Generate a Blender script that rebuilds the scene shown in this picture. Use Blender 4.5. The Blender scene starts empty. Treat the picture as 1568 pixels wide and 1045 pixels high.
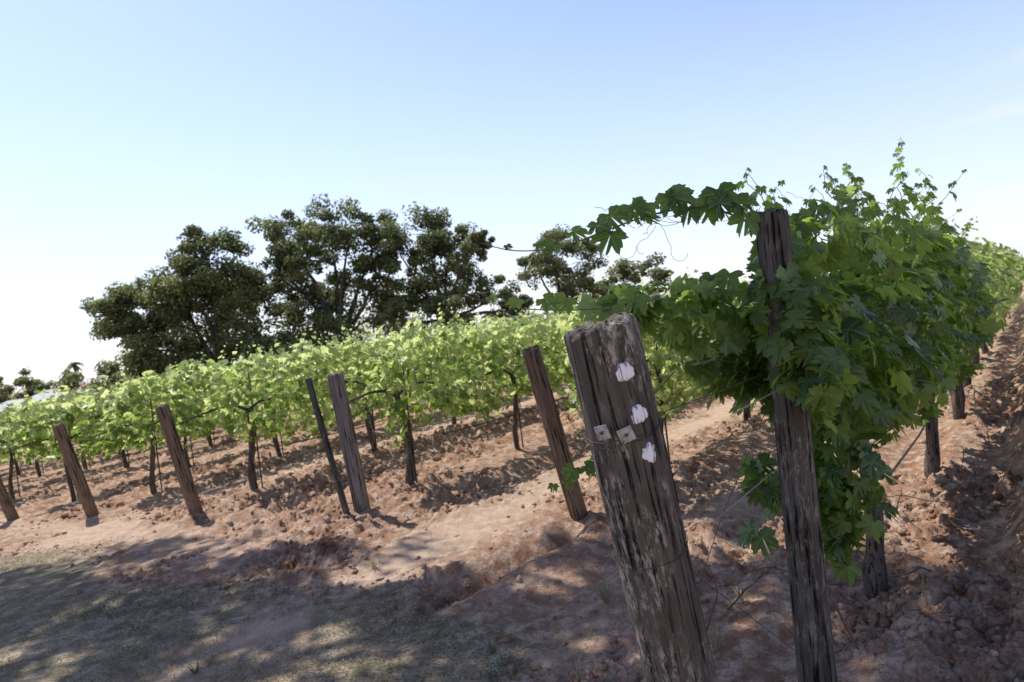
import bpy, math, random
import numpy as np
from mathutils import Vector, Matrix
random.seed(7); RNG=np.random.default_rng(7)
S=bpy.context.scene
COL=S.collection
TH=math.radians(37.6); RD=np.array([math.sin(TH),math.cos(TH)]); RN=np.array([math.cos(TH),-math.sin(TH)])
SUN_AZ=math.radians(-50); SUN_EL=math.radians(60)

# ---------------------------------------------------------------- noise
def h2(ix,iy,s):
    n=(ix.astype(np.int64)*374761393+iy.astype(np.int64)*668265263+s*1446651)&0xffffffff
    n=((n^(n>>13))*1274126177)&0xffffffff
    return ((n^(n>>16))&0xffff)/65535.0
def vn(x,y,s=0):
    x=np.asarray(x,float);y=np.asarray(y,float)
    ix=np.floor(x);iy=np.floor(y);fx=x-ix;fy=y-iy
    fx=fx*fx*(3-2*fx);fy=fy*fy*(3-2*fy)
    a=h2(ix,iy,s);b=h2(ix+1,iy,s);c=h2(ix,iy+1,s);d=h2(ix+1,iy+1,s)
    return (a*(1-fx)+b*fx)*(1-fy)+(c*(1-fx)+d*fx)*fy
def fbm(x,y,s=0,o=4):
    r=0;a=.5;f=1
    for k in range(o):
        r=r+a*vn(np.asarray(x)*f,np.asarray(y)*f,s+k*17);a*=.5;f*=2.03
    return r
def worley(x,y,s=0):
    ix=np.floor(x);iy=np.floor(y);m=np.full(np.shape(x),9.0);hv=np.zeros(np.shape(x))
    for dx in(-1,0,1):
        for dy in(-1,0,1):
            cx=ix+dx;cy=iy+dy
            px=cx+h2(cx,cy,s);py=cy+h2(cx,cy,s+5)
            d=np.hypot(x-px,y-py);k=d<m
            m=np.where(k,d,m);hv=np.where(k,h2(cx,cy,s+9),hv)
    return m,hv
def sstep(a,b,x):
    t=np.clip((x-a)/(b-a),0,1);return t*t*(3-2*t)

def base_z(x,y):
    w=np.asarray(-x-3.4,float)
    sp=np.log1p(np.exp(np.clip(w*1.2,-30,30)))/1.2
    sp=np.where(w>20,w,sp)
    return -0.062*np.minimum(sp,45)
def soil_mask(x,y):
    o=x*RN[0]+y*RN[1];t=x*RD[0]+y*RD[1]
    n=fbm(x*.9,y*.9,31,3)*1.6-.8+.5*(fbm(x*4,y*4,33,3)-.5)
    m1=sstep(1.7,2.9,t+n); m2=sstep(-3.0,-1.9,o+n*.9)
    return np.clip(np.maximum(m1,m2),0,1)
def smooth_strip(x,y):
    o=x*RN[0]+y*RN[1];t=x*RD[0]+y*RD[1]
    a=np.exp(-((o+3.75+.3*(vn(t*.8,t*0,3)-.5))/.38)**2)
    b=np.exp(-((o+2.0)/.25)**2)*.5
    c=np.exp(-((o+8.7)/.5)**2)*.9
    d=np.exp(-((t-3.1)/.35)**2)*sstep(-4.5,-6,o)*.7
    return np.clip(a+b+c+d,0,1)*sstep(.2,.5,fbm(x*1.7,y*1.7,19,3)+.12)
def ground_z(x,y,detail=True):
    x=np.asarray(x,float);y=np.asarray(y,float)
    o=x*RN[0]+y*RN[1];t=x*RD[0]+y*RD[1];r=np.hypot(x,y)
    z=base_z(x,y)
    z=z+(.40+.1*(vn(t*1.5,o*2,70)-.5))*np.exp(-((o-.02)/.27)**2)*sstep(2.9,4.6,t)
    if not detail: return z
    m=soil_mask(x,y);sm=smooth_strip(x,y)
    fade=1-sstep(18,40,r)
    patch=sstep(.28,.62,fbm(x*1.1,y*1.1,12,3))
    rough=m*(1-.85*sm)*fade*(.3+1.05*patch)
    wx=x+.05*(fbm(x*12,y*12,3,2)-.5);wy=y+.05*(fbm(x*12+9,y*12,4,2)-.5)
    d1,v1=worley(wx*6.5,wy*6.5,1);d2,v2=worley(wx*14,wy*14,2);d3,v3=worley(wx*29,wy*29,3)
    def blk(d,v,c=.62): return v*np.clip((c-d)/c*2.2,0,1)
    z=z+rough*(.052*blk(d1,v1)*(v1>.55)+.034*blk(d2,v2)+.018*blk(d3,v3)+.08*(fbm(x*2.3,y*2.3,8,4)-.5)+.05*(fbm(x*13,y*13,6,3)-.5))
    fo=o*9+1.6*fbm(t*.7,o*1.5,21,3)
    z=z+m*fade*(1-sm)*.034*np.sin(fo*1.0)*sstep(2.5,3.5,t)
    z=z+fade*(.03*(fbm(x*1.3,y*1.3,44,3)-.5)+.014*(fbm(x*10,y*10,45,3)-.5))
    k=(o+.75)/2.3; ph=np.abs(k-np.round(k))*2.3
    z=z+m*fade*.05*np.exp(-(ph/.35)**2)*(k<.3)*sstep(3.5,4.5,t)
    dd=(o+3.0+.25*(vn(t*1.7,t*0,77)-.5))
    z=z-.13*np.exp(-(dd/.12)**2)*sstep(2.6,3.1,t)*(1-sstep(4.2,4.8,t))
    dd=(o+4.75+.2*(vn(t*1.9,t*0,78)-.5))
    z=z-.13*np.exp(-(dd/.16)**2)*sstep(3.8,4.4,t)*(1-sstep(8,9,t))
    return z
def gz(x,y): return float(ground_z(np.array([x]),np.array([y]))[0])

# ---------------------------------------------------------------- mesh helpers
def mk_mesh(name,V,F,mat,attrs=None,smooth=False,nv=3):
    V=np.asarray(V,np.float32).reshape(-1,3);F=np.asarray(F,np.int32).reshape(-1,nv)
    me=bpy.data.meshes.new(name)
    me.vertices.add(len(V));me.vertices.foreach_set('co',V.ravel())
    me.loops.add(F.size);me.loops.foreach_set('vertex_index',F.ravel())
    me.polygons.add(len(F));me.polygons.foreach_set('loop_start',np.arange(0,F.size,nv,dtype=np.int32))
    me.polygons.foreach_set('loop_total',np.full(len(F),nv,np.int32))
    if smooth: me.polygons.foreach_set('use_smooth',np.ones(len(F),bool))
    me.update(calc_edges=True)
    for k,a in (attrs or {}).items():
        a=np.asarray(a,np.float32)
        if a.ndim==2:
            at=me.attributes.new(k,'FLOAT_VECTOR','POINT');at.data.foreach_set('vector',a.ravel())
        else:
            at=me.attributes.new(k,'FLOAT','POINT');at.data.foreach_set('value',a)
    if mat: me.materials.append(mat)
    ob=bpy.data.objects.new(name,me);COL.objects.link(ob);return ob
def empty(name,loc=(0,0,0)):
    e=bpy.data.objects.new(name,None);e.location=loc;e.empty_display_size=.2;COL.objects.link(e);return e
def par(ch,p):
    ch.parent=p;ch.matrix_parent_inverse=Matrix.Translation(-Vector(p.location))
class Acc:
    def __init__(s): s.v=[];s.f=[];s.n=0
    def tube(s,pts,rad,seg=6,wob=0):
        pts=[Vector(p) for p in pts]
        for i,p in enumerate(pts):
            d=(pts[min(i+1,len(pts)-1)]-pts[max(i-1,0)]).normalized()
            a=d.cross(Vector((.3,.9,.1))).normalized();b=d.cross(a)
            for j in range(seg):
                an=2*math.pi*j/seg;r=rad[i]*(1+wob*(random.random()-.5))
                s.v.append(p+a*math.cos(an)*r+b*math.sin(an)*r)
        for i in range(len(pts)-1):
            for j in range(seg):
                A=s.n+i*seg+j;B=s.n+i*seg+(j+1)%seg
                s.f.append((A,B,B+seg,A+seg))
        s.n=len(s.v)
    def obj(s,name,mat,smooth=True):
        return mk_mesh(name,[tuple(v) for v in s.v],s.f,mat,smooth=smooth,nv=4)

# ---------------------------------------------------------------- materials
def newmat(name):
    m=bpy.data.materials.new(name);m.use_nodes=True;nt=m.node_tree
    for n in list(nt.nodes): nt.nodes.remove(n)
    return m,nt
class NB:
    def __init__(s,nt): s.nt=nt
    def n(s,t,**k):
        nd=s.nt.nodes.new(t)
        for a,b in k.items(): setattr(nd,a,b)
        return nd
    def l(s,a,b): s.nt.links.new(a,b)
    def attr(s,name): return s.n('ShaderNodeAttribute',attribute_name=name)
    def math(s,op,a,b=None,c=None,clamp=False):
        nd=s.n('ShaderNodeMath',operation=op,use_clamp=clamp)
        for i,v in enumerate((a,b,c)):
            if v is None: continue
            if isinstance(v,(int,float)): nd.inputs[i].default_value=v
            else: s.l(v,nd.inputs[i])
        return nd.outputs[0]
    def mix(s,f,a,b,bt='MIX'):
        nd=s.n('ShaderNodeMix',data_type='RGBA',blend_type=bt)
        for i,v in ((0,f),(6,a),(7,b)):
            if isinstance(v,(int,float)): nd.inputs[i].default_value=v
            elif isinstance(v,tuple): nd.inputs[i].default_value=(*v,1)
            else: s.l(v,nd.inputs[i])
        return nd.outputs[2]
    def noise(s,vec,scale,det=5,rough=.6):
        nd=s.n('ShaderNodeTexNoise');nd.inputs['Scale'].default_value=scale
        nd.inputs['Detail'].default_value=det;nd.inputs['Roughness'].default_value=rough
        if vec is not None: s.l(vec,nd.inputs['Vector'])
        return nd.outputs['Fac']
    def ramp(s,f,lo,hi):
        nd=s.n('ShaderNodeMapRange',interpolation_type='SMOOTHSTEP');s.l(f,nd.inputs[0])
        nd.inputs[1].default_value=lo;nd.inputs[2].default_value=hi
        return nd.outputs[0]

def leaf_mat(name,dark,light,trd,trl,veins=False,tfac=.5,rough=.45,spec=.35):
    m,nt=newmat(name);b=NB(nt)
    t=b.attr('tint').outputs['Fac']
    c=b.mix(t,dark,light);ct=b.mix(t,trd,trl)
    if veins:
        at=b.attr('luv');sp=b.n('ShaderNodeSeparateXYZ');b.l(at.outputs['Vector'],sp.inputs[0])
        ax=b.math('ABSOLUTE',sp.outputs[0]);y=sp.outputs[1]
        vs=None
        for ang in (0,46,98):
            a=math.radians(ang)
            d=b.math('ABSOLUTE',b.math('SUBTRACT',b.math('MULTIPLY',ax,math.cos(a)),b.math('MULTIPLY',y,math.sin(a))))
            al=b.math('ADD',b.math('MULTIPLY',ax,math.sin(a)),b.math('MULTIPLY',y,math.cos(a)))
            k=b.math('MULTIPLY',b.ramp(b.math('MULTIPLY',d,-1),-.035,-.01),b.math('GREATER_THAN',al,0))
            vs=k if vs is None else b.math('MAXIMUM',vs,k)
        vs=b.math('MULTIPLY',vs,.6)
        nz=b.noise(at.outputs['Vector'],5,4);nz=b.ramp(nz,.3,.7)
        c=b.mix(b.math('MULTIPLY',nz,.35),c,tuple(x*.55 for x in dark))
        c=b.mix(vs,c,(.2,.3,.08));ct=b.mix(vs,ct,tuple(x*.6 for x in trl))
    p=b.n('ShaderNodeBsdfPrincipled');b.l(c,p.inputs['Base Color']);p.inputs['Roughness'].default_value=rough
    p.inputs['Specular IOR Level'].default_value=spec
    tr=b.n('ShaderNodeBsdfTranslucent');b.l(ct,tr.inputs['Color'])
    mx=b.n('ShaderNodeMixShader');mx.inputs[0].default_value=tfac
    b.l(p.outputs[0],mx.inputs[1]);b.l(tr.outputs[0],mx.inputs[2])
    o=b.n('ShaderNodeOutputMaterial');b.l(mx.outputs[0],o.inputs[0]);return m
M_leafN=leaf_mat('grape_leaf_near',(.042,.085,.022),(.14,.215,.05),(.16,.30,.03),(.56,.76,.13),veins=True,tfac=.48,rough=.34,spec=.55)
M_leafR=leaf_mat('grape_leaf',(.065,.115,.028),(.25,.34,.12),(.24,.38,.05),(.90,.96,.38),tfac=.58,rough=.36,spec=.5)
M_oakleaf=leaf_mat('oak_leaf',(.05,.066,.026),(.20,.23,.10),(.12,.15,.03),(.42,.46,.14),tfac=.34,rough=.5)
M_dry=leaf_mat('dry_grass_blade',(.12,.14,.05),(.46,.38,.24),(.10,.12,.04),(.38,.32,.18),tfac=.3,rough=.7)

def wood_mat(name,c1,c2,c3,sc=1.0,lichen=0.0):
    m,nt=newmat(name);b=NB(nt)
    tc=b.n('ShaderNodeTexCoord');mp=b.n('ShaderNodeMapping');b.l(tc.outputs['Object'],mp.inputs[0])
    mp.inputs['Scale'].default_value=(28*sc,28*sc,1.7*sc)
    g=b.noise(mp.outputs[0],1,7,.65)
    mp2=b.n('ShaderNodeMapping');b.l(tc.outputs['Object'],mp2.inputs[0]);mp2.inputs['Scale'].default_value=(70*sc,70*sc,3.5*sc);mp2.inputs['Location'].default_value=(3,7,1)
    g2=b.noise(mp2.outputs[0],1,4,.6)
    big=b.noise(tc.outputs['Object'],3.2,3)
    c=b.mix(b.ramp(g,.35,.65),c1,c2);c=b.mix(b.ramp(big,.4,.72),c,c3)
    crack=b.ramp(g2,.46,.38);c=b.mix(crack,c,tuple(x*.12 for x in c1))
    if lichen:
        mp3=b.n('ShaderNodeMapping');b.l(tc.outputs['Object'],mp3.inputs[0]);mp3.inputs['Scale'].default_value=(60,60,17)
        area=b.ramp(b.noise(tc.outputs['Object'],5.5,2),.42,.58)
        lz=b.math('MULTIPLY',b.math('MULTIPLY',b.ramp(b.noise(mp3.outputs[0],1,6,.8),.49,.60),area),lichen)
        c=b.mix(lz,c,(.40,.36,.30))
    p=b.n('ShaderNodeBsdfPrincipled');b.l(c,p.inputs['Base Color']);p.inputs['Roughness'].default_value=.88
    p.inputs['Specular IOR Level'].default_value=.2
    bp=b.n('ShaderNodeBump');bp.inputs['Strength'].default_value=.9;bp.inputs['Distance'].default_value=.006
    hh=b.math('SUBTRACT',g,b.math('MULTIPLY',crack,.8));b.l(hh,bp.inputs['Height']);b.l(bp.outputs[0],p.inputs['Normal'])
    o=b.n('ShaderNodeOutputMaterial');b.l(p.outputs[0],o.inputs[0]);return m
M_wood1=wood_mat('weathered_post_wood',(.062,.054,.045),(.15,.132,.11),(.09,.074,.056),1,.9)
M_wood2=wood_mat('post_wood_brown',(.13,.085,.055),(.26,.18,.12),(.21,.135,.085),1)
M_woodg=wood_mat('post_wood_grey',(.14,.12,.10),(.29,.24,.205),(.2,.165,.13),1)
M_woodb=wood_mat('post_wood_dark',(.048,.043,.036),(.13,.117,.096),(.08,.07,.054),1,.4)
M_bark=wood_mat('vine_bark',(.06,.045,.035),(.19,.15,.12),(.12,.09,.07),1.6)
M_tbark=wood_mat('oak_bark',(.05,.043,.036),(.15,.13,.11),(.09,.075,.06),.15)
def simple(name,c,rough=.8,metal=0,nv=.3,ns=30):
    m,nt=newmat(name);b=NB(nt);tc=b.n('ShaderNodeTexCoord')
    n=b.noise(tc.outputs['Object'],ns,5)
    cc=b.mix(b.ramp(n,.3,.7),tuple(x*(1-nv) for x in c),tuple(min(1,x*(1+nv*.5)) for x in c))
    p=b.n('ShaderNodeBsdfPrincipled');b.l(cc,p.inputs['Base Color']);p.inputs['Roughness'].default_value=rough;p.inputs['Metallic'].default_value=metal
    o=b.n('ShaderNodeOutputMaterial');b.l(p.outputs[0],o.inputs[0]);return m
M_wire=simple('galvanised_wire',(.3,.29,.27),.5,.6)
M_plate=simple('galvanised_plate',(.40,.38,.36),.6,.25,.45,90)
M_stem=simple('green_cane',(.15,.15,.05),.6)
M_stemd=simple('brown_cane',(.09,.055,.03),.7)
M_hose=simple('drip_hose',(.03,.03,.03),.5)
M_roof=simple('pale_roof',(.34,.34,.36),.6,0,.1)
M_wall=simple('stucco_wall',(.40,.36,.31),.9,0,.1)
M_glass=simple('window_glass',(.03,.035,.04),.15)
def paint_mat():
    m,nt=newmat('worn_white_paint');b=NB(nt);tc=b.n('ShaderNodeTexCoord')
    mp=b.n('ShaderNodeMapping');b.l(tc.outputs['Object'],mp.inputs[0]);mp.inputs['Scale'].default_value=(150,150,12)
    g=b.noise(mp.outputs[0],1,5,.6);at=b.attr('edge').outputs['Fac']
    k=b.ramp(b.math('ADD',g,b.math('MULTIPLY',at,.15)),.64,.72)
    c=b.mix(k,(.85,.85,.87),(.16,.14,.12))
    p=b.n('ShaderNodeBsdfPrincipled');b.l(c,p.inputs['Base Color']);p.inputs['Roughness'].default_value=.8
    bp=b.n('ShaderNodeBump');bp.inputs['Strength'].default_value=.5;bp.inputs['Distance'].default_value=.003;b.l(g,bp.inputs['Height']);b.l(bp.outputs[0],p.inputs['Normal'])
    o=b.n('ShaderNodeOutputMaterial');b.l(p.outputs[0],o.inputs[0]);return m
M_paint=paint_mat()

def ground_mat(name,clod=False):
    m,nt=newmat(name);b=NB(nt)
    g=b.n('ShaderNodeNewGeometry');pos=g.outputs['Position']
    n1=b.noise(pos,.9,4);n2=b.noise(pos,9,6,.65);n3=b.noise(pos,60,5,.7);n4=b.noise(pos,2.6,5,.6)
    c=b.mix(b.ramp(n1,.35,.65),(.32,.17,.10),(.44,.27,.18))
    c=b.mix(b.ramp(n2,.42,.64),c,(.62,.455,.335))
    c=b.mix(b.math('MULTIPLY',b.ramp(n3,.55,.35),.55),c,(.17,.09,.055))
    if not clod:
        sm=b.attr('smooth').outputs['Fac'];c=b.mix(b.math('MULTIPLY',sm,.6),c,(.66,.50,.37))
        msk=b.attr('soil').outputs['Fac']
        gr=b.mix(b.ramp(n2,.35,.7),(.29,.22,.14),(.60,.50,.35))
        gr=b.mix(b.math('MULTIPLY',b.ramp(n4,.52,.66),.55),gr,(.15,.16,.07))
        gr=b.mix(b.math('MULTIPLY',b.ramp(n3,.56,.38),.75),gr,(.10,.08,.05))
        gr=b.mix(b.ramp(n1,.5,.65),gr,c)
        mm=b.math('ADD',msk,b.math('MULTIPLY',b.math('SUBTRACT',n2,.5),1.6));mm=b.ramp(mm,.2,.8)
        c=b.mix(mm,gr,c)
    p=b.n('ShaderNodeBsdfPrincipled');b.l(c,p.inputs['Base Color']);p.inputs['Roughness'].default_value=.95;p.inputs['Specular IOR Level'].default_value=.1
    bp=b.n('ShaderNodeBump');bp.inputs['Strength'].default_value=1;bp.inputs['Distance'].default_value=.035
    hh=b.math('ADD',n2,b.math('MULTIPLY',n3,.5));b.l(hh,bp.inputs['Height']);b.l(bp.outputs[0],p.inputs['Normal'])
    o=b.n('ShaderNodeOutputMaterial');b.l(p.outputs[0],o.inputs[0]);return m
M_ground=ground_mat('red_soil');M_clod=ground_mat('red_soil_clod',True)

# ---------------------------------------------------------------- ground sheet
ang=np.concatenate([np.arange(-50,50,.16),np.arange(50,310,4.0)]);ang=np.radians(ang)
rr=[.6]
while rr[-1]<1.8: rr.append(rr[-1]*1.03)
while rr[-1]<25: rr.append(rr[-1]*1.0062)
while rr[-1]<4000: rr.append(rr[-1]*1.06)
rr=np.array(rr);NA=len(ang);NR=len(rr)
A,R=np.meshgrid(ang,rr)
X=(R*np.sin(A)).ravel();Y=(R*np.cos(A)).ravel();Z=ground_z(X,Y)
V=np.stack([X,Y,Z],1);V=np.vstack([V,[[0,0,0]]])
i,j=np.meshgrid(np.arange(NR-1),np.arange(NA),indexing='ij');jn=(j+1)%NA
a=i*NA+j;b_=i*NA+jn;c_=(i+1)*NA+jn;d_=(i+1)*NA+j
F=np.concatenate([np.stack([a,b_,c_],-1).reshape(-1,3),np.stack([a,c_,d_],-1).reshape(-1,3)])
j=np.arange(NA);F=np.concatenate([F,np.stack([np.full(NA,NR*NA),(j+1)%NA,j],1)])
F=F[:,::-1]
gmask=np.append(soil_mask(X,Y),0);gs=np.append(smooth_strip(X,Y),0)
mk_mesh('ground',V,F,M_ground,{'soil':gmask,'smooth':gs},smooth=True)

def ico():
    import bmesh
    bm=bmesh.new();bmesh.ops.create_icosphere(bm,subdivisions=1,radius=1)
    v=np.array([list(x.co) for x in bm.verts]);f=np.array([[q.index for q in p.verts] for p in bm.faces]);bm.free();return v,f
IV,IF=ico()
N=80000
r=1.6+11*RNG.random(N)**1.4;a=np.radians(RNG.uniform(-46,46,N))
cx=r*np.sin(a);cy=r*np.cos(a)
pr=soil_mask(cx,cy)*(1-.9*smooth_strip(cx,cy))*(.05+sstep(.36,.6,fbm(cx*1.1,cy*1.1,12,3)))
k=RNG.random(N)<pr*.9;cx=cx[k];cy=cy[k];N=len(cx)
sz=(.005+.021*RNG.random(N)**4)*(1+.07*np.hypot(cx,cy))
cz=ground_z(cx,cy)
sc=sz[:,None]*RNG.uniform(.5,1.4,(N,3))
vv=IV[None]*(1+.8*(RNG.random((N,len(IV),1))-.5))+.25*(RNG.random((N,len(IV),3))-.5)
th=RNG.random(N)*6.28;c,s=np.cos(th)[:,None],np.sin(th)[:,None]
vv=vv*sc[:,None,:];x=vv[...,0]*c-vv[...,1]*s;y=vv[...,0]*s+vv[...,1]*c
vv=np.stack([x+cx[:,None],y+cy[:,None],vv[...,2]*.7+cz[:,None]+sz[:,None]*.05],-1)
ff=IF[None]+(np.arange(N)*len(IV))[:,None,None]
mk_mesh('soil_clods',vv,ff,M_clod)

N=110000
r=1.9+8*RNG.random(N)**1.2;a=np.radians(RNG.uniform(-46,25,N));cx=r*np.sin(a);cy=r*np.cos(a)
k=RNG.random(N)<(1-soil_mask(cx,cy))*sstep(.3,.6,fbm(cx*2,cy*2,55,3))+.012;cx=cx[k];cy=cy[k];N=len(cx)
cz=ground_z(cx,cy);th=RNG.random(N)*6.28;hh=RNG.uniform(.01,.045,N);w=.0024
ld=RNG.uniform(.3,2.2,N)*hh;dx,dy=np.cos(th),np.sin(th);th2=RNG.random(N)*6.28;lx,ly=np.cos(th2)*ld,np.sin(th2)*ld
p0=np.stack([cx-dx*w,cy-dy*w,cz-.004],1);p1=np.stack([cx+dx*w,cy+dy*w,cz-.004],1)
p2=np.stack([cx+lx*.4+dx*w*.8,cy+ly*.4+dy*w*.8,cz+hh*.6],1);p3=np.stack([cx+lx*.4-dx*w*.8,cy+ly*.4-dy*w*.8,cz+hh*.6],1)
p4=np.stack([cx+lx,cy+ly,cz+hh*.75],1)
V=np.stack([p0,p1,p2,p3,p4],1);F=np.array([[0,1,2],[0,2,3],[3,2,4]])[None]+(np.arange(N)*5)[:,None,None]
gt=np.clip(RNG.normal(.75,.25,N)-.9*sstep(.48,.62,fbm(cx*1.3,cy*1.3,66,3)),0,1)
mk_mesh('dry_grass',V,F,M_dry,{'tint':np.repeat(gt,5)})

def tuft(x,y,n,h,tint):
    z=gz(x,y);V=[];F=[];T=[]
    for q in range(n):
        th=random.random()*6.28;l=h*random.uniform(.5,1.2);sp=random.uniform(.2,1.1)
        d=Vector((math.cos(th),math.sin(th),0));s_=Vector((-d.y,d.x,0))*.003
        o=Vector((x,y,z))+d*.01;m_=o+d*l*.4*sp+Vector((0,0,l*.6));e=o+d*l*sp+Vector((0,0,l*random.uniform(.3,.8)))
        k=len(V);V+=[o-s_,o+s_,m_+s_,m_-s_,e];F+=[(k,k+1,k+2),(k,k+2,k+3),(k+3,k+2,k+4)];T+=[tint+random.uniform(-.2,.2)]*5
    return V,F,T
VV=[];FF=[];TT=[]
for (x,y,n,h,t) in [(.33,3.75,40,.2,.9),(.45,3.6,30,.16,.8),(-1.2,4.9,25,.1,.9),(-.3,3.4,20,.08,.5),(.1,3.0,18,.1,.9),(1.0,3.5,20,.1,.7),(-2.2,5.4,20,.09,.8),(.75,3.1,18,.14,1.0),(-3.2,5.8,20,.1,.3),(-1.9,3.6,20,.08,.2),(-.8,3.9,18,.09,.9)]:
    v,f,tt=tuft(x,y,n,h,t);k=len(VV);VV+=[tuple(q) for q in v];FF+=[tuple(i+k for i in q) for q in f];TT+=tt
mk_mesh('straw_tuft',VV,FF,M_dry,{'tint':np.clip(TT,0,1)})

# ---------------------------------------------------------------- leaf templates
half=[(0,1.0),(9,.84),(14,.86),(20,.70),(27,.52),(33,.66),(38,.80),(46,.93),(53,.76),(60,.79),(68,.64),(77,.52),(84,.62),(92,.66),(99,.76),(108,.62),(118,.64),(130,.54),(143,.55),(157,.44),(170,.18)]
def tmpl(h):
    pts=[(math.radians(a),r) for a,r in h]+[(-math.radians(a),r) for a,r in reversed(h[1:])]
    P=[(0,0,0)]+[(r*math.sin(a),r*math.cos(a),0) for a,r in pts]
    n=len(pts);F=[(0,1+(q+1)%n,1+q) for q in range(n-1)]
    P=np.array(P);rad=np.hypot(P[:,0],P[:,1])
    P[:,2]=.22*np.abs(P[:,0])-.25*rad**2+.05*np.sin(rad*9+P[:,0]*7)
    return P,np.array(F)
T_full=tmpl(half)
T_mid=tmpl([(0,1),(14,.78),(26,.52),(46,.92),(66,.6),(98,.75),(130,.55),(165,.25)])
T_low=tmpl([(0,1),(27,.6),(48,.9),(98,.7),(150,.45)])
T_oak=(np.array([(0,-.5,0),(.42,0,.12),(0,.6,0),(-.42,0,.1)]),np.array([(0,1,2),(0,2,3)]))
def nrm(v): return v/np.maximum(np.linalg.norm(v,axis=-1,keepdims=True),1e-6)
def leaves(name,P,Nn,tip,size,T,mat,tint,luv=False):
    P=np.asarray(P);n=nrm(np.asarray(Nn));tip=np.asarray(tip)
    y=nrm(tip-(tip*n).sum(-1,keepdims=True)*n);x=np.cross(y,n)
    TV,TF=T;s=np.asarray(size)[:,None,None]
    curl=RNG.uniform(.3,1.9,(len(P),1,1))
    V=P[:,None]+s*(TV[None,:,0:1]*x[:,None]+TV[None,:,1:2]*y[:,None]+curl*TV[None,:,2:3]*n[:,None])
    F=TF[None]+(np.arange(len(P))*len(TV))[:,None,None]
    at={'tint':np.repeat(np.clip(tint,0,1),len(TV))}
    if luv: at['luv']=np.tile(TV,(len(P),1))
    return mk_mesh(name,V,F,mat,at)

def canopy_pts(o,t0,t1,n,zc=1.26,hw=.36,ht=.50,hb=.42,seed=0,shell=.5,taper=.7):
    t=RNG.uniform(t0,t1,n);ph=RNG.random(n)*2*np.pi;rho=(shell+(1-shell)*RNG.random(n)**.7)
    vine=.7+.6*vn(t*.9+seed*7.3,t*0,seed+1)
    w=hw*(.65+.7*fbm(t*2.2,np.cos(ph)*1.8+seed,seed+2,3)*1.6)*vine
    up=ht*(.5+1.05*fbm(t*2.6+3,ph*.4+seed,seed+3,3))*vine
    dn=hb*(.40+1.25*fbm(t*2.0+9,np.sign(np.cos(ph))+seed,seed+4,3))
    tp=.35+.65*sstep(t0-.05,t0+taper,t)
    c,s=np.cos(ph),np.sin(ph)
    c=np.sign(c)*np.abs(c)**.8
    off=o+w*rho*c*tp;z=zc+np.where(s>0,up,dn)*rho*s*tp
    x=RD[0]*t+RN[0]*off;y=RD[1]*t+RN[1]*off
    z=z+base_z(x,y)
    out=np.stack([RN[0]*c,RN[1]*c,s*.7],1)
    return np.stack([x,y,z],1),out,rho,t
def leaf_dirs(out,upw=.55,rnd=.75):
    n=len(out)
    Nn=out*.75+np.array([0,0,upw])+RNG.normal(0,rnd*.7,(n,3))
    tip=np.array([0,0,-.9])+out*.3+RNG.normal(0,.6,(n,3))
    return Nn,tip
def shoots(o,tl,h0,h1,stems,rad=.003,zs=1.7,spread=.45,dens=7,big=1.0):
    P=[];D=[];SZ=[]
    for t in tl:
        off=o+random.uniform(-.3,.3);L=random.uniform(h0,h1)
        x=RD[0]*t+RN[0]*off;y=RD[1]*t+RN[1]*off;z=zs+float(base_z(np.array([x]),np.array([y]))[0])+random.uniform(-.15,.1)
        dx,dy=random.uniform(-spread,spread),random.uniform(-spread,spread);pts=[]
        K=dens
        for q in range(K):
            f=q/(K-1);p=Vector((x+dx*L*f*f+.02*math.sin(q*2+t*9),y+dy*L*f*f,z+L*f*(1-.15*f)));pts.append(p)
            sz=(.075*(1-f)+.022)*random.uniform(.8,1.25)*big
            an=random.random()*6.28;dd=Vector((math.cos(an),math.sin(an),.2))
            P.append(tuple(p+dd*sz*.6));D.append((dd.x,dd.y,random.uniform(.0,.8)));SZ.append(sz)
        if stems is not None: stems.tube(pts,[rad*(1-.7*q/(K-1)) for q in range(K)],4)
    return np.array(P),np.array(D),np.array(SZ)

# ---------------------------------------------------------------- wooden post
def wooden_post(base,top,r0,r1,mat,name='wooden_post',segs=40,rings=40,crack=.06,seed=0,slant=.0):
    base=Vector(base);top=Vector(top);L=(top-base).length
    V=[];F=[]
    th=np.arange(segs)*2*np.pi/segs
    zs=list(np.linspace(-.15,L-.012,rings))
    for z in zs:
        f=max(0,z/L);r=r0+(r1-r0)*f
        nz=fbm(np.cos(th)*1.2+5+seed,np.sin(th)*1.2+z*1.2,seed,3)-.5
        cr=fbm(th*segs/7.0,np.full(segs,z*1.6+seed),seed+3,3)
        ck=np.where((cr<.33),-(.33-cr)*2.2,0)
        R=r*(1+.12*nz+crack*ck*2.2+.02*(cr-.5))
        for q in range(segs):
            V.append((R[q]*math.cos(th[q]),R[q]*math.sin(th[q]),z+ ((slant*math.cos(th[q])+.006*math.sin(5*th[q]+seed)+.004*math.sin(11*th[q]))*f if z==zs[-1] else 0)))
    last=[V[(rings-1)*segs+q] for q in range(segs)]
    for (k,dz) in ((.93,.008),(.6,.009),(.25,.005)):
        for q in range(segs):
            v=last[q];V.append((v[0]*k,v[1]*k,v[2]+dz+ .003*math.sin(q*1.7+k*9)))
    tot=rings+3
    for i in range(tot-1):
        for q in range(segs):
            a=i*segs+q;b=i*segs+(q+1)%segs;F.append((a,b,b+segs,a+segs))
    k=(tot-1)*segs
    for q in range(segs//2-1):
        F.append((k+q,k+q+1,k+segs-2-q,k+segs-1-q))
    ob=mk_mesh(name,V,F,mat,smooth=True,nv=4)
    rot=(top-base).to_track_quat('Z','Y')
    ob.matrix_world=Matrix.Translation(base)@rot.to_matrix().to_4x4()
    return ob
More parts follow.
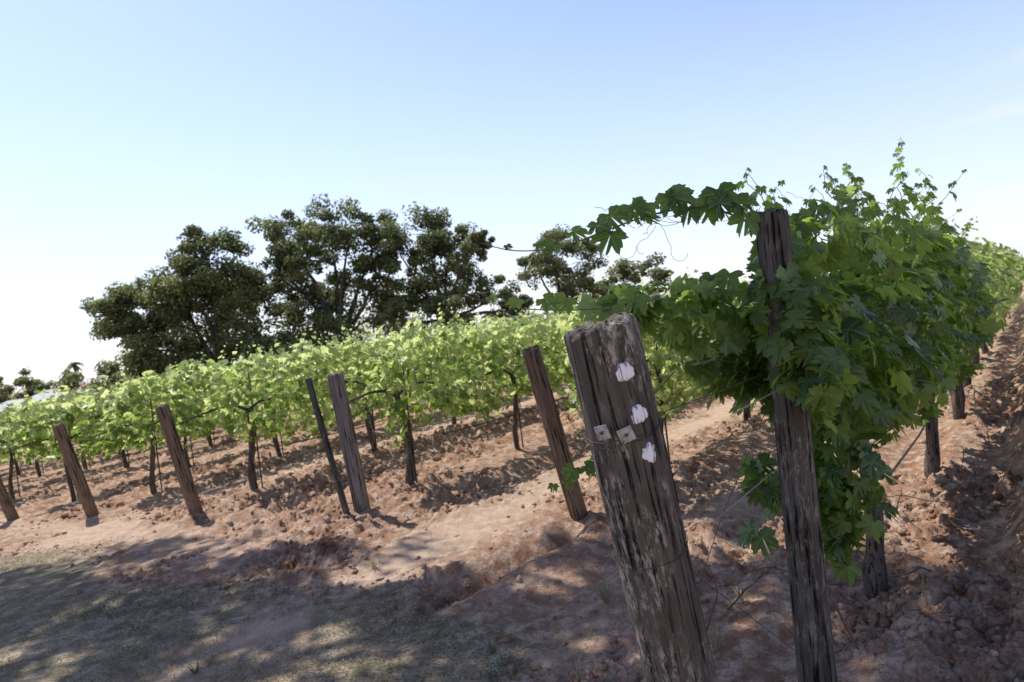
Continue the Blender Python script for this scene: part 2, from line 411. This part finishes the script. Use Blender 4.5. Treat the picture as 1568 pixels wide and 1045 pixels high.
p1=wooden_post((.42,2.05,0),(.238,1.85,1.578),.104,.103,M_wood1,segs=96,rings=150,crack=.08,seed=1,slant=.006)
p1b=wooden_post((.915,2.4,0),(.94,2.35,1.874),.066,.056,M_woodb,segs=64,rings=120,crack=.08,seed=2)
wooden_post((.36,5.56,-.02),(.13,5.26,1.416),.076,.072,M_wood2,seed=3)
wooden_post((-1.64,6.56,-.02),(-1.707,6.47,1.38),.08,.076,M_woodg,seed=4)
wooden_post((-1.76,6.45,-.02),(-1.95,6.42,1.37),.032,.03,M_woodb,name='wooden_stake',segs=16,seed=5)
wooden_post((-3.74,7.6,-.05),(-3.88,7.43,1.25),.074,.07,M_wood2,seed=6)
wooden_post((-5.72,8.9,-.2),(-5.88,8.69,1.12),.074,.07,M_wood2,seed=7)
wooden_post((-7.66,10.1,-.35),(-7.86,9.85,.98),.074,.07,M_wood2,seed=8)

def on_post(ang,z,r): return Vector((r*math.cos(ang),r*math.sin(ang),z))
Mp=p1.matrix_world.copy();Mi=Mp.inverted()
Lp=(Vector((.238,1.85,1.578))-Vector((.42,2.05,0))).length
cl=Mi@Vector((0,0,1.6));A0=math.atan2(cl.y,cl.x)
def surf_r(z): return .104+(.103-.104)*z/Lp
def patch(name,dang,z,w,h,mat,proud=.004,jag=.18):
    R=surf_r(z)*1.03+proud;n=40;V=[];F=[];E=[0]
    rs=[.33,.66,.88,1.0]
    V.append(on_post(A0+dang,z,R))
    ph=random.random()*6
    for k in rs:
        for q in range(n):
            an=q*2*math.pi/n;j=1+(jag*(.5*math.sin(3*an+ph)+.3*math.sin(7*an+ph*2)+.5*(random.random()-.5)) if k>.8 else 0)
            V.append(on_post(A0+dang+w/2*k*j*math.cos(an)/R,z+h/2*k*j*math.sin(an),R-(0.005 if k==1.0 else 0)));E.append(k)
    F=[(0,1+q,1+(q+1)%n) for q in range(n)]
    for l in range(len(rs)-1):
        for q in range(n):
            a=1+l*n+q;b=1+l*n+(q+1)%n;F+=[(a,a+n,b+n),(a,b+n,b)]
    ob=mk_mesh(name,[tuple(v) for v in V],F,mat,{'edge':E},smooth=True)
    ob.parent=p1
patch('paint_spot_1',.38,Lp-.125,.054,.05,M_paint)
patch('paint_spot_2',.50,Lp-.245,.052,.05,M_paint,jag=.22)
patch('paint_spot_3',.54,Lp-.355,.040,.055,M_paint,jag=.28)
def plate(name,dang,z,tilt,s=.038):
    R=surf_r(z)*1.05+.006;import bmesh
    bm=bmesh.new();n=16
    o=[];i_=[]
    for q in range(n):
        an=q*2*math.pi/n+math.pi/4;c,s_=math.cos(an),math.sin(an);m=max(abs(c),abs(s_))
        o.append(bm.verts.new((c/m*s/2,s_/m*s/2,0)));i_.append(bm.verts.new((c*.004,s_*.004,.001)))
    for q in range(n): bm.faces.new((o[q],o[(q+1)%n],i_[(q+1)%n],i_[q]))
    g=bmesh.ops.extrude_face_region(bm,geom=bm.faces[:])
    bmesh.ops.translate(bm,verts=[v for v in g['geom'] if isinstance(v,bmesh.types.BMVert)],vec=(0,0,.003))
    nf=len(bm.faces)
    bmesh.ops.create_cone(bm,cap_ends=True,segments=10,radius1=.005,radius2=.0045,depth=.012,matrix=Matrix.Translation((0,0,.002)))
    bm.faces.ensure_lookup_table()
    for f in bm.faces[nf:]: f.material_index=1
    me=bpy.data.meshes.new(name);bm.normal_update();bm.to_mesh(me);bm.free();me.materials.append(M_plate);me.materials.append(M_stemd)
    ob=bpy.data.objects.new(name,me);COL.objects.link(ob)
    a=A0+dang;nrmv=Vector((math.cos(a),math.sin(a),0));q=nrmv.to_track_quat('Z','Y').to_matrix().to_4x4()
    ob.parent=p1;ob.matrix_local=Matrix.Translation(on_post(a,z,R))@q@Matrix.Rotation(tilt,4,'Z')
plate('wire_plate_1',-.48,Lp-.27,math.radians(10));plate('wire_plate_2',.05,Lp-.285,math.radians(12),.04)
w=Acc()
for zz,tl in ((Lp-.30,.0),(Lp-.305,.01),(Lp-.66,.012)):
    pts=[]
    for q in range(33):
        a=q*2*math.pi/32;pts.append(on_post(a,zz+tl*math.sin(a)+.003*math.sin(5*a),surf_r(zz)*1.04+.001))
    w.tube(pts,[.0011]*33,5)
pts=[on_post(A0+.05,Lp-.29,.113),on_post(A0-.1,Lp-.31,.123),on_post(A0-.3,Lp-.33,.118),on_post(A0-.5,Lp-.31,.116)]
w.tube(pts,[.0014]*4,5)
wo=w.obj('tie_wire',M_stemd);wo.parent=p1

# ---------------------------------------------------------------- vine rows
posts={0:1.75,1:4.6,2:4.25,3:3.75,4:3.55,5:3.3}
def make_row(k):
    o=-.75-2.3*k;tp=posts.get(k,3.1-.1*(k-6));ts=tp+.35
    e=empty('grapevine_row',(RD[0]*tp+RN[0]*o,RD[1]*tp+RN[1]*o,0))
    tend=34
    tr=Acc();st=Acc();wi=Acc();ho=Acc()
    first={0:3.83,1:6.2,2:4.95,3:4.5,4:4.4,5:4.1}.get(k,4.0)
    step={0:2.15,1:2.2}.get(k,1.9)
    t=first;i=0
    while t<(26 if k<8 else 20):
        oo=o+random.uniform(-.06,.06);x=RD[0]*t+RN[0]*oo;y=RD[1]*t+RN[1]*oo;z=gz(x,y)
        pts=[];rad=[];r0=random.uniform(.026,.036)*(1.3 if k==0 else 1)
        ph=random.random()*6
        for q in range(9):
            f=q/8;pts.append((x+.035*math.sin(ph+f*5),y+.03*math.cos(ph*2+f*4),z-.05+f*1.0));rad.append(r0*(1.35-.5*f+.15*math.sin(f*17+ph)))
        tr.tube(pts,rad,9,.25)
        for sg in(-1,1):
            p=Vector(pts[-1]);cp=[p+Vector((RD[0]*sg*d,RD[1]*sg*d,.05*math.sin(d*5)+(.04 if d>0 else 0))) for d in(0,.15,.35,.6,.85)]
            tr.tube(cp,[.022,.018,.015,.012,.008],7,.25)
        sx,sy=x+RD[0]*.07,y+RD[1]*.07
        st.tube([(sx,sy,z-.05),(sx+.01,sy,z+.7),(sx+.02,sy+.01,z+1.4)],[.010]*3,5)
        t+=step*random.uniform(.92,1.08);i+=1
    tl=np.arange(tp,tend,1.2)
    for zz,off,rad,ac in ((1.0,0,.0018,wi),(1.3,.1,.0015,wi),(1.3,-.1,.0015,wi),(.52,.03,.007,ho)):
        P=[]
        for q,t in enumerate(tl if rad<.005 else tl[tl>first-.3]):
            oo=o+off;x=RD[0]*t+RN[0]*oo;y=RD[1]*t+RN[1]*oo
            P.append((x,y,zz+float(base_z(np.array([x]),np.array([y]))[0])-(.03 if rad>.005 and q%2 else 0)))
        ac.tube(P,[rad]*len(P),5)
    par(tr.obj('trunks',M_bark),e);par(st.obj('stakes',M_bark),e);par(wi.obj('trellis_wires',M_wire),e);par(ho.obj('drip_hose',M_hose),e)
    stems=Acc()
    if k==0:
        P,out,rho,t=canopy_pts(o,2.5,7.5,3700,zc=1.3,hw=.37,ht=.52,hb=.48,seed=11,taper=.5)
        kp=~((t<3.05)&(P[:,2]<1.12+.25*RNG.random(len(t))));P=P[kp];out=out[kp]
        Nn,tip=leaf_dirs(out);sz=RNG.uniform(.042,.092,len(P))
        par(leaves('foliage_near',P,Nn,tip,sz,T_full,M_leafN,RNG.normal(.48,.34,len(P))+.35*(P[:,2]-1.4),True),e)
        P,out,rho,t=canopy_pts(o,7.5,34,8000,zc=1.3,hw=.42,ht=.58,hb=.5,seed=11)
        Nn,tip=leaf_dirs(out);sz=RNG.uniform(.06,.11,len(P))
        par(leaves('foliage_far',P,Nn,tip,sz,T_mid,M_leafR,RNG.normal(.45,.3,len(P))),e)
        p,d,s=shoots(o,RNG.uniform(2.8,9,75),.2,.5,stems,.0032,1.66)
        p2,d2,s2=shoots(o,[3.4,3.6,3.9,4.1,4.6,5.6,6.6,7.4],.42,.62,stems,.0035,1.75,.2,11)
        p3,d3,s3=shoots(o-.05,[5.75,5.9,6.0,6.12,6.3],.72,1.0,stems,.0042,1.72,.16,20,1.25)
        p=np.vstack([p,p2,p3]);d=np.vstack([d,d2,d3]);s=np.concatenate([s,s2,s3])
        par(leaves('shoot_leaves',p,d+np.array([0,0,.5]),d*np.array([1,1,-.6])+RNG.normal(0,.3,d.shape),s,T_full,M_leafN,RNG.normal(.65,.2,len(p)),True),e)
        def cluster(pts,rad,n,sz,tint,name):
            pts=np.array(pts,float);seg=RNG.integers(0,len(pts)-1,n);f=RNG.random((n,1))
            c=pts[seg]*(1-f)+pts[seg+1]*f;d=nrm(RNG.normal(0,1,(n,3)));rr_=np.array(rad)[seg]*(.4+.6*RNG.random(n)**.5)
            P=c+d*rr_[:,None];Nn,tip=leaf_dirs(d*.9+np.array([0,-.35,0]))
            par(leaves(name,P,Nn,tip,RNG.uniform(*sz,n),T_full,M_leafN,RNG.normal(tint,.28,n),True),e)
        cluster([(1.12,2.62,1.45),(1.2,2.7,1.1),(1.22,2.75,.75),(1.18,2.75,.62)],[.25,.22,.16],250,(.055,.095),.45,'hanging_foliage')
        cluster([(1.0,2.42,1.62),(.93,2.25,1.5),(.97,2.22,1.25)],[.13,.12],135,(.05,.085),.55,'foliage_on_post')
        cluster([(.98,2.5,1.52),(.75,2.48,1.53),(.52,2.42,1.6),(.34,2.35,1.62)],[.18,.14,.08],190,(.045,.08),.95,'sprawling_foliage')
        cluster([(.88,2.6,1.42),(.72,2.6,1.36),(.85,2.55,1.25)],[.12,.08],50,(.05,.085),.6,'lower_sprawl')
        cluster([(1.0,2.5,1.72),(1.2,2.65,1.8),(1.5,2.9,1.82)],[.12,.16],100,(.045,.075),.8,'top_foliage')
        cluster([(.84,2.5,1.0),(.82,2.45,.75)],[.06],14,(.06,.09),.3,'post_side_leaves')
        def cane(pts,r,ls,name,mat=M_stemd,tint=.25):
            P=[Vector(p) for p in pts];ac=Acc();q=[]
            for i in range(len(P)-1):
                for m in range(4):
                    f=m/4;a=P[max(i-1,0)];b=P[i];c=P[i+1];d=P[min(i+2,len(P)-1)]
                    q.append(.5*((2*b)+(-a+c)*f+(2*a-5*b+4*c-d)*f*f+(-a+3*b-3*c+d)*f**3))
            q.append(P[-1]);ac.tube(q,[r*(1-.7*i/len(q)) for i in range(len(q))],6)
            LP=[];LN=[];LT=[];SZ=[]
            for (f,sz,nx,nz,tx) in ls:
                p=q[int(f*(len(q)-1))];off=Vector((tx*.6,random.uniform(-.3,.0),random.uniform(-.2,.8))).normalized()*sz*.6
                pe=p+off;ac.tube([p,p+off*.6+Vector((0,0,.008)),pe],[.0018]*3,4)
                LP.append(tuple(pe));LN.append((nx,-.8,nz));LT.append((tx,.1,-.75));SZ.append(sz)
            par(ac.obj(name+'_stem',mat),e)
            par(leaves(name+'_leaves',np.array(LP),np.array(LN),np.array(LT),np.array(SZ),T_full,M_leafN,RNG.normal(tint,.12,len(LP)),True),e)
        cane([(.97,2.42,1.75),(.868,2.35,1.84),(.704,2.3,1.912),(.515,2.25,1.905),(.352,2.2,1.868),(.193,2.15,1.828),(.048,2.1,1.829),(-.058,2.1,1.867)],.0042,
             [(.03,.08,.1,.5,-.3),(.05,.085,.3,.5,.3),(.12,.08,-.2,.6,.5),(.17,.085,.2,.3,-.4),(.22,.075,.0,.8,.3),(.25,.08,.2,.5,-.6),(.27,.09,-.2,.4,.1),(.31,.08,.3,.4,.4),(.35,.065,.1,.7,-.3),(.39,.075,.1,.4,.0),(.42,.082,-.3,.4,.3),(.46,.07,.2,.6,-.5),(.49,.05,.2,.9,.3),(.52,.07,.0,.4,.2),(.55,.08,.1,.5,-.4),(.58,.072,-.2,.4,.4),(.62,.05,-.2,.6,.1),(.70,.055,.1,1,.4),(.73,.048,.3,.9,-.5),(.8,.03,.2,.7,.2),(.92,.02,.2,.5,.2)],'overhanging_cane')
        cane([(.7,2.4,1.6),(.5,2.3,1.63),(.3,2.2,1.62),(.1,2.12,1.64),(-.02,2.1,1.67),(-.14,2.1,1.72)],.003,
             [(.1,.07,.1,.6,.2),(.25,.075,.2,.6,-.4),(.4,.07,-.2,.7,.3),(.5,.06,.2,.7,-.5),(.6,.055,.2,.8,.3),(.72,.04,0,.8,-.3),(.85,.025,0,.7,.3)],'low_cane',mat=M_stem,tint=.9)
        cane([(.6,2.6,1.35),(.45,2.6,1.22),(.32,2.6,1.08),(.2,2.6,1.02),(.1,2.6,.98)],.0028,
             [(.35,.05,.1,.6,.2),(.55,.06,.2,.6,-.4),(.7,.06,-.2,.7,.3),(.75,.045,.2,.7,.5),(.8,.055,.2,.7,-.5),(.95,.04,.2,.8,.3),(1,.03,.2,.8,-.3)],'drooping_cane',mat=M_stem,tint=.5)
        td=Acc()
        for q in range(20):
            if q<11: s0=Vector((random.uniform(.2,.85),2.27,1.87))
            else:
                t=random.uniform(2.7,4.6);s0=Vector((RD[0]*t+RN[0]*o,RD[1]*t+RN[1]*o,random.uniform(1.8,1.95)))
            d=Vector((random.uniform(-1,1),random.uniform(-.3,.3),random.uniform(-1,.4) if q<11 else random.uniform(.3,1.2))).normalized()
            L=random.uniform(.1,.26) if q<11 else random.uniform(.08,.16);pts=[];pv=Vector((d.z,0,-d.x))
            for i in range(16):
                f=i/15;pts.append(s0+d*L*f+pv*(.5*L*math.sin(f*math.pi*.9)*f)+Vector((math.cos(f*14),math.sin(f*9),math.sin(f*14)))*.018*f*f)
            td.tube(pts,[.0008]*16,4)
        par(td.obj('tendrils',M_stem),e)
        par(stems.obj('shoot_stems',M_stem),e)
    else:
        d1={1:540,2:540,3:480,4:400,5:340}.get(k,220);s1=(.042,.085) if k<=3 else (.06,.1)
        tm=13 if k<=3 else 12
        hw=.41
        P,out,rho,t=canopy_pts(o,ts,tm,int(d1*(tm-ts)),zc=1.16,hw=hw,ht=.56,hb=.53,seed=11+k*3,taper=.4)
        Nn,tip=leaf_dirs(out);sz=RNG.uniform(*s1,len(P))
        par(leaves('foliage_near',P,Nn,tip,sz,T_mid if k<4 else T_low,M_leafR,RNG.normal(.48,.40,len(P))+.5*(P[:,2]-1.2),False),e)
        n2=int(145*(tend-tm));P,out,rho,t=canopy_pts(o,tm,tend,n2,zc=1.18,hw=hw,ht=.56,hb=.5,seed=11+k*3)
        Nn,tip=leaf_dirs(out);sz=RNG.uniform(.08,.14,len(P))
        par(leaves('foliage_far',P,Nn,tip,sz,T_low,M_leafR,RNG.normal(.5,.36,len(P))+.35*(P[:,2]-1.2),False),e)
        ns=int((tm-ts)*12);p,d,s=shoots(o,RNG.uniform(ts,tm,ns),.15,.52,stems if k<4 else None,.0028,1.5)
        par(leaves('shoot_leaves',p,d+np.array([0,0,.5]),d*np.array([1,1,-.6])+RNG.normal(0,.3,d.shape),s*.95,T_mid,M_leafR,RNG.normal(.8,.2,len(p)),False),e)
        if k<4: par(stems.obj('shoot_stems',M_stem),e)
for k in range(0,12): make_row(k)

w=Acc();w.tube([(.37,1.97,.62),(.6,2.2,.9),(.92,2.4,1.3)],[.0013]*3,5);w.tube([(.30,1.93,1.28),(.9,2.38,1.33)],[.0013]*2,5)
w.tube([(.36,1.95,.9),(.93,2.4,.25)],[.0013]*2,5)
w.obj('trellis_wire',M_stemd)
w=Acc()
for (x,y,an,L) in [(.62,3.0,.9,.9),(1.3,2.9,1.3,.7),(1.45,3.1,1.6,.8),(.9,3.4,.5,.6),(2.3,4.4,.7,.6),(1.9,3.3,2.2,.5),(2.6,4.3,1.9,.6),(3.3,5.2,.8,.5)]:
    pts=[]
    for q in range(9):
        f=q/8;px=x+math.cos(an+.3*f)*L*f;py=y+math.sin(an+.3*f)*L*f;pts.append((px,py,gz(px,py)+.03+.06*math.sin(f*3)))
    w.tube(pts,[.005*(1-.5*q/8) for q in range(9)],5)
w.obj('pruned_canes',M_stemd)

# ---------------------------------------------------------------- trees
def oak(name,base,lobes,clumps,nl,ls,mat=M_oakleaf,r_tr=.5,fork=2.5,cr=.40,bseg=7):
    base=Vector(base);e=empty(name,base);ac=Acc()
    fk=base+Vector((0,0,fork));ac.tube([base-Vector((0,0,.4)),base+Vector((.1,0,fork*.5)),fk],[r_tr*1.35,r_tr*1.0,r_tr*.9],10,.1)
    P=[];O=[];T=[]
    for (x,y,z,r) in lobes:
        c=Vector((x,y,z));mid=fk.lerp(c,.5)+Vector((random.uniform(-.4,.4),random.uniform(-.4,.4),random.uniform(.0,.6)))
        ac.tube([fk,fk.lerp(mid,.5)+Vector((random.uniform(-.2,.2),0,.15)),mid,mid.lerp(c,.6),c],[r_tr*.5,r_tr*.36,r_tr*.25,r_tr*.16,r_tr*.1],bseg,.15)
        for q in range(clumps):
            d=Vector((random.gauss(0,1),random.gauss(0,1),random.gauss(.2,1))).normalized()
            cc=c+d*r*random.uniform(.45,1.0);rc=r*cr*random.uniform(.55,1.2)
            b0=c.lerp(cc,.1);ac.tube([b0,b0.lerp(cc,.5)+Vector((0,0,-.08*r)),cc],[r_tr*.08,r_tr*.05,r_tr*.02],4)
            n=int(nl*random.uniform(.6,1.3));dd=nrm(RNG.normal(0,1,(n,3)));rr_=rc*(.25+.8*RNG.random(n)**.6)
            pp=np.array(cc)+dd*rr_[:,None]*np.array([1,1,.72])
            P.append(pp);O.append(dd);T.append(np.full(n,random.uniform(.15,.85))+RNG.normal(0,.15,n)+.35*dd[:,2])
    P=np.vstack(P);O=np.vstack(O);T=np.concatenate(T)
    Nn=O*.8+np.array([0,0,.5])+RNG.normal(0,.6,O.shape)
    par(leaves('crown',P,Nn,RNG.normal(0,1,O.shape),RNG.uniform(ls*.7,ls*1.3,len(P)),T_oak,mat,T),e)
    par(ac.obj('trunk_and_limbs',M_tbark),e)
def L(ls,Y,sp=2.5,k=1.1): return [(x,Y+random.uniform(-sp,sp),z,r*k) for x,z,r in ls]
Zb=lambda x,y: float(base_z(np.array([x]),np.array([y]))[0])
oak('oak_tree',(-21.5,50,Zb(-22.5,50)),L([(-27.2,5.8,2.0),(-25.4,6.8,2.1),(-23.2,7.6,2.4),(-20.4,8.9,2.2),(-17.8,7.6,2.5),(-26.0,3.4,2.5),(-21.6,4.8,3.0),(-17.6,4.2,2.8),(-23.5,1.8,2.6),(-18.9,1.5,2.6),(-26.6,1.2,1.7),(-16,1.2,2.4),(-20,6.4,2.4),(-24.2,5.2,2.6),(-22.0,7.2,2.0)],50),22,200,.21)
oak('oak_tree',(-12.6,51,Zb(-12.6,51)),L([(-15.7,10.4,1.8),(-12.7,11.0,2.0),(-10.6,9.3,2.2),(-14.2,8.3,2.2),(-12.0,6.4,2.1),(-8.7,9.3,1.6),(-14.4,4.8,2.0),(-10.0,3.8,2.1),(-9.0,6.8,1.7),(-16.0,7.4,1.6),(-12.5,2.6,2.3),(-15.4,2.6,2.0)],51),17,165,.21)
oak('oak_tree',(-4.6,50,Zb(-4.6,50)),L([(-5.3,9.3,1.9),(-7.3,8.0,1.8),(-3.5,8.1,1.9),(-2.4,5.7,1.9),(-5.6,5.0,1.8),(-1.0,3.9,1.8),(-1.6,7.5,1.1),(-7.7,4.6,1.7),(-5.2,6.9,1.8),(-3.6,3.2,1.9),(-7.0,2.6,2.0),(.4,2.8,1.4)],50),17,155,.20,r_tr=.42)
oak('oak_tree',(5,65,0),L([(5.4,8.6,2.1),(7.2,6.8,2.0),(3.2,6.7,1.9),(5,4.6,2.3),(7.6,4,1.9)],65),16,155,.23,r_tr=.4)
oak('oak_tree',(12,68,0),L([(11.6,4.8,2.0),(14.5,4.4,2.0),(9.5,3.6,1.7),(12.5,2.6,2)],68),12,130,.28,r_tr=.35,fork=1.8)
oak('oak_tree',(-41.5,70,Zb(-41,70)),L([(-42.5,1.5,2.2),(-39.5,2.2,2.3),(-37,1.3,2.2),(-41,0.3,2.4)],70),12,130,.28,r_tr=.35,fork=1.6)
oak('oak_tree',(-85,115,Zb(-85,115)),L([(-86,1.8,2.6),(-82,2.3,2.5),(-79,1.0,2.3),(-90,1.2,3)],115),12,130,.4,r_tr=.4,fork=2)
hz=1/math.tan(SUN_EL);shx,shy=-math.sin(SUN_AZ)*hz,-math.cos(SUN_AZ)*hz
Sg=[(-5,5.7,1.7,9.4),(-3.3,5.3,1.4,9.4),(-4.2,4.0,1.6,9.3),(-1.7,4.8,1.15,9.6),(-1.3,3.5,1.3,9),(.3,4.1,1.0,9.2),(1.2,3.4,.85,9.6),(.1,2.3,1.3,8.6),(-1.7,2.4,1.2,9.0),(-3,2.4,1.5,8.8),(-6.8,5.0,1.7,9.2),(2.6,1.7,1.2,8.6),(-7,6.9,1.1,9.5),(1.6,5.0,.5,9.5),(3.9,3.0,1.2,9.0),(1.2,2.2,.9,8.8)]
sh=[(x-shx*z,y-shy*z,z,r) for x,y,r,z in Sg]
oak('oak_tree',(-11.5,2.6,Zb(-11.5,2.6)),sh,22,100,.12,r_tr=.38,fork=4.2,cr=.32)

n=7000;x=RNG.uniform(-190,60,n);yy=170+RNG.uniform(-4,4,n)
top=1.6+3.2*fbm(x*.12,x*0,5,3)
z=base_z(x,yy)+top*RNG.random(n)**.8
O=nrm(RNG.normal(0,1,(n,3)))
leaves('distant_tree_line',np.stack([x,yy,z],1),O+np.array([0,-.5,.5]),RNG.normal(0,1,(n,3)),RNG.uniform(.6,1.2,n),T_oak,M_oakleaf,RNG.uniform(.1,.7,n))

def palm(x,y,h):
    z=Zb(x,y);e=empty('palm_tree',(x,y,z));ac=Acc();ac.tube([(x,y,z-.3),(x+.2,y,z+h*.5),(x,y,z+h)],[.32,.25,.22],8);par(ac.obj('trunk',M_tbark),e)
    V=[];F=[];T=[]
    for q in range(34):
        an=random.random()*6.28;el=random.uniform(-.5,1.3);Lf=random.uniform(1.4,2.0);d=Vector((math.cos(an)*math.cos(el),math.sin(an)*math.cos(el),math.sin(el)));sd=Vector((-math.sin(an),math.cos(an),0))
        for i in range(6):
            f=i/5;p=Vector((x,y,z+h))+d*Lf*f+Vector((0,0,-1.0*f*f));wd=.38*math.sin(math.pi*min(.95,f*.8+.12))
            k=len(V);V+=[tuple(p-sd*wd-Vector((0,0,.15))),tuple(p),tuple(p+sd*wd-Vector((0,0,.15)))];T+=[.4]*3
            if i: F+=[(k-3,k-2,k+1),(k-3,k+1,k),(k-2,k-1,k+2),(k-2,k+2,k+1)]
    par(mk_mesh('fronds',V,F,M_oakleaf,{'tint':T}),e)
palm(-96,150,8.8);palm(-101,155,7.2)

def box(bm,x0,x1,y0,y1,z0,z1,mi):
    vs=[bm.verts.new(p) for p in [(x0,y0,z0),(x1,y0,z0),(x1,y1,z0),(x0,y1,z0),(x0,y0,z1),(x1,y0,z1),(x1,y1,z1),(x0,y1,z1)]]
    for f in [(0,1,5,4),(1,2,6,5),(2,3,7,6),(3,0,4,7),(4,5,6,7),(3,2,1,0)]:
        q=bm.faces.new([vs[i] for i in f]);q.material_index=mi
def house(x,y,w,d,ztop):
    import bmesh
    z=Zb(x,y);e=empty('farm_house',(x,y,z));h=ztop-z-1.1
    bm=bmesh.new();box(bm,x-w/2,x+w/2,y-d/2,y+d/2,z-.5,z+h,0)
    me=bpy.data.meshes.new('walls');bm.to_mesh(me);bm.free();me.materials.append(M_wall);o=bpy.data.objects.new('walls',me);COL.objects.link(o);par(o,e)
    ov=.5;zz=z+h+.003
    V=[(x-w/2-ov,y-d/2-ov,zz),(x+w/2+ov,y-d/2-ov,zz),(x+w/2+ov,y+d/2+ov,zz),(x-w/2-ov,y+d/2+ov,zz),(x-w/2+1,y,zz+1.1),(x+w/2-1,y,zz+1.1)]
    me=bpy.data.meshes.new('roof');me.from_pydata(V,[],[(0,1,5,4),(2,3,4,5),(1,2,5),(3,0,4),(3,2,1,0)]);me.materials.append(M_roof);o=bpy.data.objects.new('roof',me);COL.objects.link(o);par(o,e)
    bm=bmesh.new()
    for q in range(4):
        wx=x-w/2+w*(q+.5)/4;box(bm,wx-.6,wx+.6,y-d/2-.03,y-d/2+.02,z+h-1.7,z+h-.5,0)
    me=bpy.data.meshes.new('windows');bm.to_mesh(me);bm.free();me.materials.append(M_glass);o=bpy.data.objects.new('windows',me);COL.objects.link(o);par(o,e)
house(-51.0,76,4.5,5,1.35);house(-57.5,80,6,5,.7)

# ---------------------------------------------------------------- light
sv=Vector((math.sin(SUN_AZ)*math.cos(SUN_EL),math.cos(SUN_AZ)*math.cos(SUN_EL),math.sin(SUN_EL)))
sd=bpy.data.lights.new('sun','SUN');sd.energy=5.0;sd.angle=math.radians(.5);sd.color=(1,.965,.91)
so=bpy.data.objects.new('sun',sd);so.rotation_euler=sv.to_track_quat('Z','Y').to_euler();so.location=(0,0,30);COL.objects.link(so)
wd=bpy.data.worlds.new('World');S.world=wd;wd.use_nodes=True;nt=wd.node_tree
bg=nt.nodes['Background'];sk=nt.nodes.new('ShaderNodeTexSky');sk.sky_type='NISHITA';sk.sun_disc=False
sk.sun_elevation=SUN_EL;sk.sun_rotation=SUN_AZ%(2*math.pi);sk.air_density=1.0;sk.dust_density=.6;sk.ozone_density=3.0
b=NB(nt)
tcw=b.n('ShaderNodeTexCoord');sp=b.n('ShaderNodeSeparateXYZ');b.l(tcw.outputs['Generated'],sp.inputs[0])
za=b.math('ABSOLUTE',sp.outputs[2])
hz_=b.ramp(b.math('MULTIPLY',za,-1),-.46,.02)
skc=b.mix(1.0,sk.outputs[0],(1.85,1.62,1.80),'MULTIPLY')
skc=b.mix(b.math('MULTIPLY',hz_,.66),skc,(6.1,6.7,7.3))
up=b.ramp(za,.48,.75);skc=b.mix(up,skc,b.mix(1.0,skc,(.32,.34,.38),'MULTIPLY'))  # upper sky dimmed above the view, added to deepen shade on the ground
mp=b.n('ShaderNodeMapping');b.l(tcw.outputs['Generated'],mp.inputs[0]);mp.inputs['Scale'].default_value=(2.2,2.2,13);mp.inputs['Rotation'].default_value=(0,math.radians(14),0)
ci=b.ramp(b.noise(mp.outputs[0],1.6,6,.6),.48,.72)
ci=b.math('MULTIPLY',b.math('MULTIPLY',ci,b.ramp(sp.outputs[0],.40,.62)),b.ramp(b.math('MULTIPLY',za,-1),-.36,-.2))
skc=b.mix(b.math('MULTIPLY',ci,.6),skc,(7.2,7.2,7.3))
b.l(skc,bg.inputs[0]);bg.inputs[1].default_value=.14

# ---------------------------------------------------------------- camera
cd=bpy.data.cameras.new('camera');cd.lens=24;cd.sensor_width=36;cd.clip_end=6000;cd.clip_start=.05
cd.dof.use_dof=True;cd.dof.focus_distance=2.2;cd.dof.aperture_fstop=5.0
co=bpy.data.objects.new('camera',cd);COL.objects.link(co)
p=math.radians(1.2);th=math.radians(7.5)
U0=Vector((0,math.sin(p),math.cos(p)));R0=Vector((1,0,0));Fw=Vector((0,math.cos(p),-math.sin(p)))
Cr=R0*math.cos(th)-U0*math.sin(th);Cu=R0*math.sin(th)+U0*math.cos(th)
Mx=Matrix((Cr,Cu,-Fw)).transposed().to_4x4();Mx.translation=(0,0,1.6);co.matrix_world=Mx
S.camera=co
S.view_settings.view_transform='Standard';S.view_settings.look='None';S.view_settings.exposure=0
